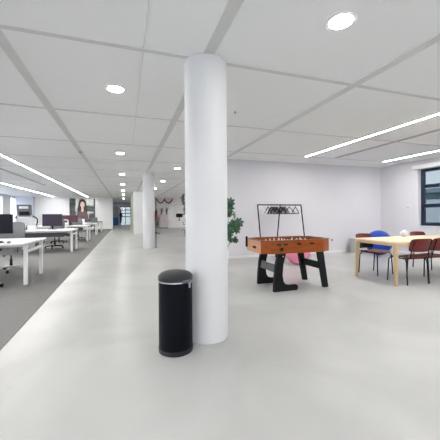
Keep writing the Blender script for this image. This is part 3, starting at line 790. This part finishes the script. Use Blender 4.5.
dup(oc, (-2.27, 5.66, 0.006), 0.2, 'pale grey swivel chair in front of the nearest desk, cut by the left edge')
oc2 = office_chair('swivel chair with black star base behind the second desk, under the purple-black monitor', M['black'])
oc2.location = (-2.47, 12.05, 0.006); oc2.rotation_euler = (0, 0, PI-0.1)
dup(oc2, (-3.6, 10.4, 0.006), 0.0, 'swivel chair in front of the second desk, seen past the nearest desk')
dup(oc2, (-2.25, 16.05, 0.006), PI+0.2, 'swivel chair with black base behind the third desk')
dup(oc2, (-2.75, 14.2, 0.006), 0.2, 'swivel chair with black base in front of the third desk')
dup(oc2, (-3.7, 20.2, 0.006), PI-0.1, 'swivel chair behind the fourth desk, below the poster')
dup(oc2, (-2.9, 18.6, 0.006), 0, 'swivel chair in front of the fourth desk')
dup(oc2, (-2.1, 22.5, 0.006), 0.1, 'swivel chair in front of the black-topped far desk')

# ------------------------------------------------------------------ treadmill behind the second desk
t = thing('treadmill', 'grey treadmill with a big display console standing past the second desk', 'treadmill', (-3.62, 12.75, 0.006))
MB().bbox(-0.36, 0.36, -0.2, 1.35, 0.02, 0.16, 0.02).build('deck', M['grey'], t, True)
MB().bbox(-0.25, 0.25, -0.1, 1.36, 0.161, 0.168, 0.002).build('belt', M['black'], t)
MB().bbox(-0.38, 0.38, -0.24, -0.16, 0.0, 0.20, 0.015).build('motor_cover', M['lightgrey'], t)
for s in (-1, 1):
    MB().tube([(s*0.30, -0.1, 0.12), (s*0.27, -0.06, 0.7), (s*0.22, -0.02, 1.22)], 0.035, 10).build('upright', M['lightgrey'], t, True)
    MB().tube([(s*0.26, -0.02, 1.20), (s*0.33, 0.10, 1.14), (s*0.33, 0.32, 1.08), (s*0.33, 0.34, 0.95), (s*0.30, 0.1, 0.70)], 0.022, 8).build('handrail', M['black'], t, True)
mt = Matrix.Translation((0, 0, 1.18)) @ Matrix.Rotation(math.radians(12), 4, 'X')
m = MB(); m.bbox(-0.24, 0.24, -0.03, 0.03, 0.0, 0.46, 0.015, mtx=mt); m.build('console', M['grey'], t, True)
MB().bbox(-0.16, 0.14, -0.036, -0.029, 0.31, 0.40, 0.003, mtx=mt).build('display', M['print_light'], t)
MB().bbox(-0.17, 0.17, -0.036, -0.029, 0.06, 0.20, 0.003, mtx=mt).build('button_panel', M['black'], t)
# low black heater along left wall
t = thing('wall_heater', 'low dark radiator under the left windows at the far wall', 'radiator', (XL+0.12, 25.0, 0.006))
MB().bbox(-0.05, 0.05, -1.2, 1.2, 0.1, 0.6, 0.01).build('heater_body', M['grey'], t); MB().box(-0.04, 0.04, -1.1, -1.0, 0, 0.1).build('foot', M['grey'], t); MB().box(-0.04, 0.04, 1.0, 1.1, 0, 0.1).build('foot', M['grey'], t)

# ------------------------------------------------------------------ portrait poster on the far wall
PXa, PXb, Pz0, Pz1 = -4.38, -2.42, 0.66, 2.64
w = PXb-PXa; h = Pz1-Pz0
t = thing('portrait_poster', 'large poster portrait of a long-haired woman on the far left wall', 'poster', (PXa, 26.70, Pz0))
MB().box(0, w, -0.03, 0, 0, h).build('board', M['print_bg'], t)
def patch(name, poly, m_, k): return MB().prism(poly, 'Y', -0.031-0.0008*k, -0.0302).build(name, m_, t)
def ell(cx, cz, rx, rz, n=20, a0=0, a1=360): return [(cx+rx*math.cos(math.radians(a0+(a1-a0)*i/n)), cz+rz*math.sin(math.radians(a0+(a1-a0)*i/n))) for i in range(n)]
patch('printed_foliage', [(0, 0.35), (0, h), (0.42, h), (0.46, 1.5), (0.40, 1.0), (0.5, 0.7), (0.3, 0.35)], M['print_dark'], 1)
patch('printed_window', [(0.48, 1.15), (0.5, h-0.02), (0.72, h-0.02), (0.72, 1.15)], M['print_light'], 1)
patch('printed_window', [(1.30, 1.45), (1.30, h-0.04), (1.82, h-0.04), (1.82, 1.45)], M['print_light'], 1)
patch('printed_shelf', [(1.25, 0.9), (1.25, 1.38), (1.9, 1.30), (1.9, 0.86)], M['print_dark'], 1)
patch('printed_shelf', [(1.86, 0.1), (1.86, h), (w, h), (w, 0.1)], M['print_dark'], 2)
patch('printed_shelf', [(1.45, 0.05), (1.50, 0.7), (1.86, 0.7), (1.86, 0.05)], M['print_dark'], 2)
patch('printed_hair', [(0.62, 0.75), (0.60, 1.1), (0.68, 1.52), (0.72, 1.74), (0.84, 1.89), (0.98, 1.92), (1.12, 1.89), (1.23, 1.72), (1.27, 1.48), (1.34, 1.1), (1.36, 0.8), (1.2, 0.7), (0.8, 0.68)], M['hair'], 3)
patch('printed_blouse', [(0.46, 0.0), (0.52, 0.55), (0.66, 0.84), (0.84, 0.96), (1.10, 0.96), (1.30, 0.84), (1.42, 0.55), (1.48, 0.0)], M['blouse'], 4)
patch('printed_neck', [(0.88, 0.90), (0.90, 1.25), (1.06, 1.25), (1.08, 0.92), (0.98, 0.82)], M['printskin'], 5)
patch('printed_face', ell(0.98, 1.45, 0.165, 0.26), M['printskin'], 6)
patch('printed_eyes', ell(0.915, 1.49, 0.030, 0.012, 10), M['hair'], 7); patch('printed_eyes', ell(1.045, 1.49, 0.030, 0.012, 10), M['hair'], 7)
patch('printed_mouth', ell(0.98, 1.32, 0.050, 0.014, 10), M['garland'], 7)

# ------------------------------------------------------------------ end of the corridor
def bin_blue(x, y, label):
    t = thing('recycling_bin', label, 'bin', (x, y, 0), 0, 'blue bins at the corridor end')
    m = MB(); m.prism([(-0.20, 0.06), (0.20, 0.06), (0.25, 0.85), (-0.25, 0.85)], 'Y', -0.24, 0.24); m.build('bin_body', M['bluebin'], t)
    MB().prism([(-0.27, 0.85), (0.27, 0.85), (0.25, 0.93), (-0.25, 0.93)], 'Y', -0.27, 0.27).build('lid', M['bluebin'], t)
    for s in (-1, 1):
        MB().lathe([(0.07, -0.02), (0.07, 0.02)], seg=16, mtx=Matrix.Translation((s*0.18, 0.2, 0.07)) @ Matrix.Rotation(PI/2, 4, 'Y')).build('wheel', M['black'], t)
    MB().box(-0.18, 0.18, -0.22, -0.16, 0, 0.06).build('foot', M['bluebin'], t)
bin_blue(-1.30, 35.6, 'blue wheeled recycling bin on the left at the corridor end')
bin_blue(-0.98, 36.25, 'blue wheeled bin beside the standing person, closer to the glass door')
t = thing('locker', 'tall grey locker at the corridor end behind the blue bins', 'locker', (-1.05, 38.2, 0))
MB().bbox(-0.40, 0.30, -0.25, 0.25, 0, 2.35, 0.01).build('cabinet_body', M['lightgrey'], t)
for x0, x1 in ((-0.385, -0.055), (-0.045, 0.285)):
    d = MB().bbox(x0, x1, -0.268, -0.25, 0.06, 2.32, 0.004).build('door', M['lightgrey'], t)
    MB().bbox(x1-0.05, x1-0.03, -0.288, -0.268, 1.0, 1.2, 0.003).build('handle', M['black'], d)

def person(x, y, rz):
    t = bpy.data.objects.new('person', None); col.objects.link(t); t.location = (x, y, 0); t.rotation_euler = (0, 0, rz)
    tag(t, 'person in a dark jacket and blue jeans standing at the corridor end', 'person')
    J = {'pel': (0, 0, 0.95), 'wst': (0, 0, 1.10), 'chs': (0, 0.01, 1.30), 'shl': (0, 0.0, 1.43), 'nk': (0, 0.01, 1.50), 'hd0': (0, 0.02, 1.58), 'hd1': (0, 0.025, 1.68), 'hd2': (0, 0.02, 1.735),
         'hipL': (-0.09, 0, 0.90), 'knL': (-0.10, 0.03, 0.50), 'anL': (-0.10, -0.01, 0.09), 'toL': (-0.11, 0.15, 0.035), 'hipR': (0.09, 0, 0.90), 'knR': (0.11, -0.02, 0.50), 'anR': (0.12, -0.10, 0.09), 'toR': (0.13, 0.06, 0.035),
         'sL': (-0.18, 0, 1.42), 'eL': (-0.23, -0.02, 1.14), 'wL': (-0.22, 0.12, 0.92), 'haL': (-0.21, 0.18, 0.87), 'sR': (0.18, 0, 1.42), 'eR': (0.24, 0.02, 1.14), 'wR': (0.20, 0.20, 1.02), 'haR': (0.17, 0.27, 1.02)}
    R = {'pel': 0.15, 'wst': 0.135, 'chs': 0.155, 'shl': 0.12, 'nk': 0.055, 'hd0': 0.075, 'hd1': 0.092, 'hd2': 0.06, 'hipL': 0.095, 'knL': 0.062, 'anL': 0.042, 'toL': 0.035, 'hipR': 0.095, 'knR': 0.062, 'anR': 0.042, 'toR': 0.035,
         'sL': 0.065, 'eL': 0.048, 'wL': 0.032, 'haL': 0.035, 'sR': 0.065, 'eR': 0.048, 'wR': 0.032, 'haR': 0.035}
    E = [('pel', 'wst'), ('wst', 'chs'), ('chs', 'shl'), ('shl', 'nk'), ('nk', 'hd0'), ('hd0', 'hd1'), ('hd1', 'hd2'), ('pel', 'hipL'), ('hipL', 'knL'), ('knL', 'anL'), ('anL', 'toL'), ('pel', 'hipR'), ('hipR', 'knR'), ('knR', 'anR'), ('anR', 'toR'),
         ('shl', 'sL'), ('sL', 'eL'), ('eL', 'wL'), ('wL', 'haL'), ('shl', 'sR'), ('sR', 'eR'), ('eR', 'wR'), ('wR', 'haR')]
    ks = list(J); me = bpy.data.meshes.new('sk'); me.from_pydata([J[k] for k in ks], [(ks.index(a), ks.index(b)) for a, b in E], [])
    o = bpy.data.objects.new('sk', me); col.objects.link(o)
    md = o.modifiers.new('s', 'SKIN'); 
    for i, k in enumerate(ks):
        sv = me.skin_vertices[0].data[i]; sv.radius = (R[k]*(1 if k not in ('chs', 'pel', 'wst', 'shl') else 1.0), R[k]*(1 if k not in ('chs', 'pel', 'wst', 'shl') else 0.75)); sv.use_root = (k == 'pel')
    s2 = o.modifiers.new('u', 'SUBSURF'); s2.levels = 2; s2.render_levels = 2
    dg = bpy.context.evaluated_depsgraph_get(); me2 = bpy.data.meshes.new_from_object(o.evaluated_get(dg))
    bpy.data.objects.remove(o)
    b = bpy.data.objects.new('body', me2); col.objects.link(b); b.parent = t
    me2.materials.clear()
    for mm in (M['skin'], M['jacket'], M['jeans'], M['black']): me2.materials.append(mm)
    for p in me2.polygons:
        z = p.center.z; p.use_smooth = True
        hand = (p.center.y > 0.17 and abs(p.center.x) > 0.1 and 0.8 < z < 1.1)
        p.material_index = 0 if (z > 1.50 or hand) else (1 if z > 0.93 or abs(p.center.x) > 0.19 and z > 0.7 else (2 if z > 0.09 else 3))
    MB().ball((0, 0.0, 1.695), 0.098, 16, 10, (0.95, 1.02, 0.85)).build('hair', M['hair'], t, True)
    MB().ball((0, 0.112, 1.645), 0.014, 8, 6, (0.8, 1, 1.3)).build('nose', M['skin'], t, True)
person(-0.48, 37.5, math.radians(-60))

# ------------------------------------------------------------------ rear office seen between the columns
t = thing('signal_post', 'thin black post on a flat foot just right of the second column', 'post', (1.085, 10.86, 0))
MB().lathe([(0.03, 0), (0.03, 0.012), (0.015, 0.02)], seg=20).build('foot', M['black'], t, True)
MB().tube([(0, 0, 0.01), (0, 0, 1.86)], 0.011, 8).build('pole', M['black'], t, True)
MB().tube([(0, 0, 1.455), (0.025, 0.10, 1.455)], 0.006, 6).build('hook', M['black'], t, True)
t = thing('fire_extinguisher', 'slim red fire extinguisher hanging on the black post beside the second column', 'fire extinguisher', (1.10, 10.96, 1.02))
MB().lathe([(0.045, 0), (0.05, 0.01), (0.05, 0.30), (0.035, 0.34), (0.015, 0.355), (0.015, 0.37)], seg=20).build('cylinder', M['redpaint'], t, True)
MB().bbox(-0.02, 0.02, -0.05, 0.03, 0.37, 0.42, 0.004).build('valve_handle', M['black'], t)
MB().tube([(0, -0.03, 0.38), (0.04, -0.06, 0.33), (0.03, -0.06, 0.1)], 0.008, 6).build('hose', M['black'], t, True)

# garland: two red swags
pts = []
for k in range(33):
    u = k/32; s = (u*2) % 1.0 if k < 32 else 1.0
    pts.append((2.74+1.42*u, 26.64, 2.64-0.34*4*s*(1-s)))
m = MB()
for a, p in enumerate(pts): m.ball(p, 0.055, 8, 6, (1, 0.7, 1))
o = m.build('hanging_garland', M['garland'], None, True); tag(o, 'dark red tinsel garland in two swags on the rear office wall', 'garland', kind='thing')

t = thing('storage_cabinet', 'pinkish white storage cabinet against the rear office wall', 'cabinet', (3.36, 26.44, 0))
mcab = mat('pinkish_white_laminate', (0.72, 0.66, 0.67), 0.5, noise=(3, 0.02, 2))
MB().bbox(-0.38, 0.38, -0.22, 0.24, 0.06, 1.28, 0.006).build('cabinet_body', mcab, t)
MB().box(-0.36, 0.36, -0.20, 0.22, 0, 0.06).build('plinth', M['grey'], t)
for x0, x1 in ((-0.372, -0.003), (0.003, 0.372)):
    d = MB().bbox(x0, x1, -0.238, -0.221, 0.07, 1.27, 0.003).build('door', mcab, t)
    MB().bbox((x1-0.04 if x1 < 0.1 else x0+0.025), (x1-0.025 if x1 < 0.1 else x0+0.04), -0.255, -0.238, 0.6, 0.75, 0.002).build('handle', M['grey'], d)
def small_plant(x, y, z, s, label, m_):
    t = thing('potted_plant', label, 'plant', (x, y, z), 0, 'plants on the white cabinet')
    MB().lathe([(0.06*s, 0), (0.085*s, 0.12*s), (0.075*s, 0.12*s), (0.07*s, 0.10*s), (0, 0.10*s)], seg=16).build('pot', M['grey'], t, True)
    m = MB()
    for k in range(46):
        a = random.uniform(0, 2*PI); rr = random.uniform(0.03, 0.16)*s; zz = random.uniform(0.18, 0.52)*s
        c = Vector((rr*math.cos(a), rr*math.sin(a), zz)); q = Vector((math.cos(a), math.sin(a), random.uniform(-0.3, 0.8))).normalized()*0.09*s
        w_ = Vector((-math.sin(a), math.cos(a), 0))*0.03*s
        b0 = c-q; mid = c; tp = c+q
        v = [m.bm.verts.new(p) for p in (b0, mid-w_, tp, mid+w_)]; m.bm.faces.new(v)
        m.tube([(0, 0, 0.10*s), b0], 0.004*s, 4)
    m.build('foliage', m_, t)
small_plant(3.14, 26.36, 1.28, 1.05, 'dark potted plant on the left of the white cabinet top', M['greyleaf'])
small_plant(3.60, 26.36, 1.28, 1.15, 'bushier potted plant on the right of the white cabinet top', M['greyleaf'])

t = thing('bench_desk', 'white desk in the rear office with a black monitor', 'desk', (4.20, 23.0, 0))
MB().bbox(-0.85, 0.85, -0.4, 0.4, 0.715, 0.74, 0.004).build('desktop', M['white'], t)
for sx in (-0.82, 0.77):
    for sy in (-0.37, 0.32): MB().bbox(sx, sx+0.05, sy, sy+0.05, 0, 0.714, 0.004).build('leg', M['whitemetal'], t)
monitor(4.15, 23.05, 0, M['screen'], 'black monitor on the white desk in the rear office', w=0.52, h=0.30, zc=1.16)
dup(oc2, (4.52, 21.95, 0), 0.2, 'swivel chair at the rear office desk, turned away', 'swivel chairs in the rear office')
dup(oc2, (5.3, 20.6, 0), 1.2, 'swivel chair beside the tall dark plant in the rear office', 'swivel chairs in the rear office')
dup(oc2, (1.74, 18.5, 0), 0.6, 'swivel chair seen just right of the second column', 'swivel chairs in the rear office')
# tall plant whose foliage shows left of the thick column
t = thing('tall_potted_plant', 'tall dark leafy plant in the rear office, half hidden by the thick column', 'plant', (3.22, 15.4, 0))
MB().lathe([(0.15, 0), (0.19, 0.38), (0.17, 0.38), (0.16, 0.34), (0, 0.34)], seg=24).build('pot', M['grey'], t, True)
st = MB(); st.tube([(0, 0, 0.3), (-0.05, 0, 1.0), (-0.16, 0, 1.5), (-0.08, 0, 2.3)], 0.018, 8, r2=0.008); st.build('trunk', M['hair'], t, True)
m = MB()
for k in range(120):
    z = random.uniform(1.2, 2.35); cx = -0.18+0.07*math.sin((z-1.2)*5.5); 
    if 1.66 < z < 1.72: continue
    a = random.uniform(0, 2*PI); c = Vector((cx+0.13*math.cos(a)*random.random(), 0.15*math.sin(a), z)); q = Vector((math.cos(a), math.sin(a), random.uniform(-0.8, 0.6))).normalized()*0.095
    w_ = Vector((-math.sin(a), math.cos(a), 0.3))*0.036
    m.bm.faces.new([m.bm.verts.new(p) for p in (c-q, c-w_, c+q, c+w_)])
    m.tube([c-q, Vector((cx, 0, z-0.05))], 0.003, 3)
m.build('foliage', M['darkleaf'], t)
t = thing('whiteboard', 'wide whiteboard on the rear office wall beside the garland', 'whiteboard', (5.3, 26.70, 1.0))
MB().box(-0.95, 0.95, -0.02, -0.0, 0, 1.2).build('board', M['white'], t)
m = MB(); m.box(-0.97, 0.97, -0.028, 0, -0.02, 0); m.box(-0.97, 0.97, -0.028, 0, 1.2, 1.22); m.box(-0.97, -0.95, -0.028, 0, 0, 1.2); m.box(0.95, 0.97, -0.028, 0, 0, 1.2)
m.build('frame', M['alu'], t)

# ------------------------------------------------------------------ world
w = bpy.data.worlds.new('sky'); bpy.context.scene.world = w; w.use_nodes = True
nt = w.node_tree; bg = nt.nodes['Background']
tc = nt.nodes.new('ShaderNodeTexCoord'); sx = nt.nodes.new('ShaderNodeSeparateXYZ'); r = nt.nodes.new('ShaderNodeValToRGB')
nt.links.new(tc.outputs['Generated'], sx.inputs[0]); nt.links.new(sx.outputs['Z'], r.inputs['Fac']); nt.links.new(r.outputs['Color'], bg.inputs['Color'])
r.color_ramp.elements[0].color = (0.84, 0.86, 0.88, 1); r.color_ramp.elements[1].color = (0.66, 0.74, 0.86, 1)
r.color_ramp.elements[0].position = 0.0; r.color_ramp.elements[1].position = 0.9
bg.inputs['Strength'].default_value = 3.4

# ------------------------------------------------------------------ camera
cam = bpy.data.cameras.new('camera'); co = bpy.data.objects.new('camera', cam); col.objects.link(co)
Zc = Vector((0.3133, 0.9496, 0)).normalized(); Rr = Vector((Zc.y, -Zc.x, 0)); U = Vector((0, 0, 1))
a = math.radians(0.36)
right = Rr*math.cos(a)-U*math.sin(a); up = U*math.cos(a)+Rr*math.sin(a); back = -Zc
mt = Matrix((right, up, back)).transposed().to_4x4(); mt.translation = Vector((0, 0, 1.22))
co.matrix_world = mt
cam.sensor_width = 36; cam.lens = 288/440*36; cam.shift_y = -5.6/440; cam.clip_end = 300
sc = bpy.context.scene; sc.camera = co
sc.view_settings.view_transform = 'Standard'; sc.view_settings.look = 'None'; sc.view_settings.gamma = 1
sc.view_settings.use_curve_mapping = False
sc.view_settings.exposure = 0.49
sc.cycles.max_bounces = 10; sc.cycles.diffuse_bounces = 6; sc.cycles.transparent_max_bounces = 12
sc.cycles.use_denoising = True
sc.cycles.sample_clamp_indirect = 8
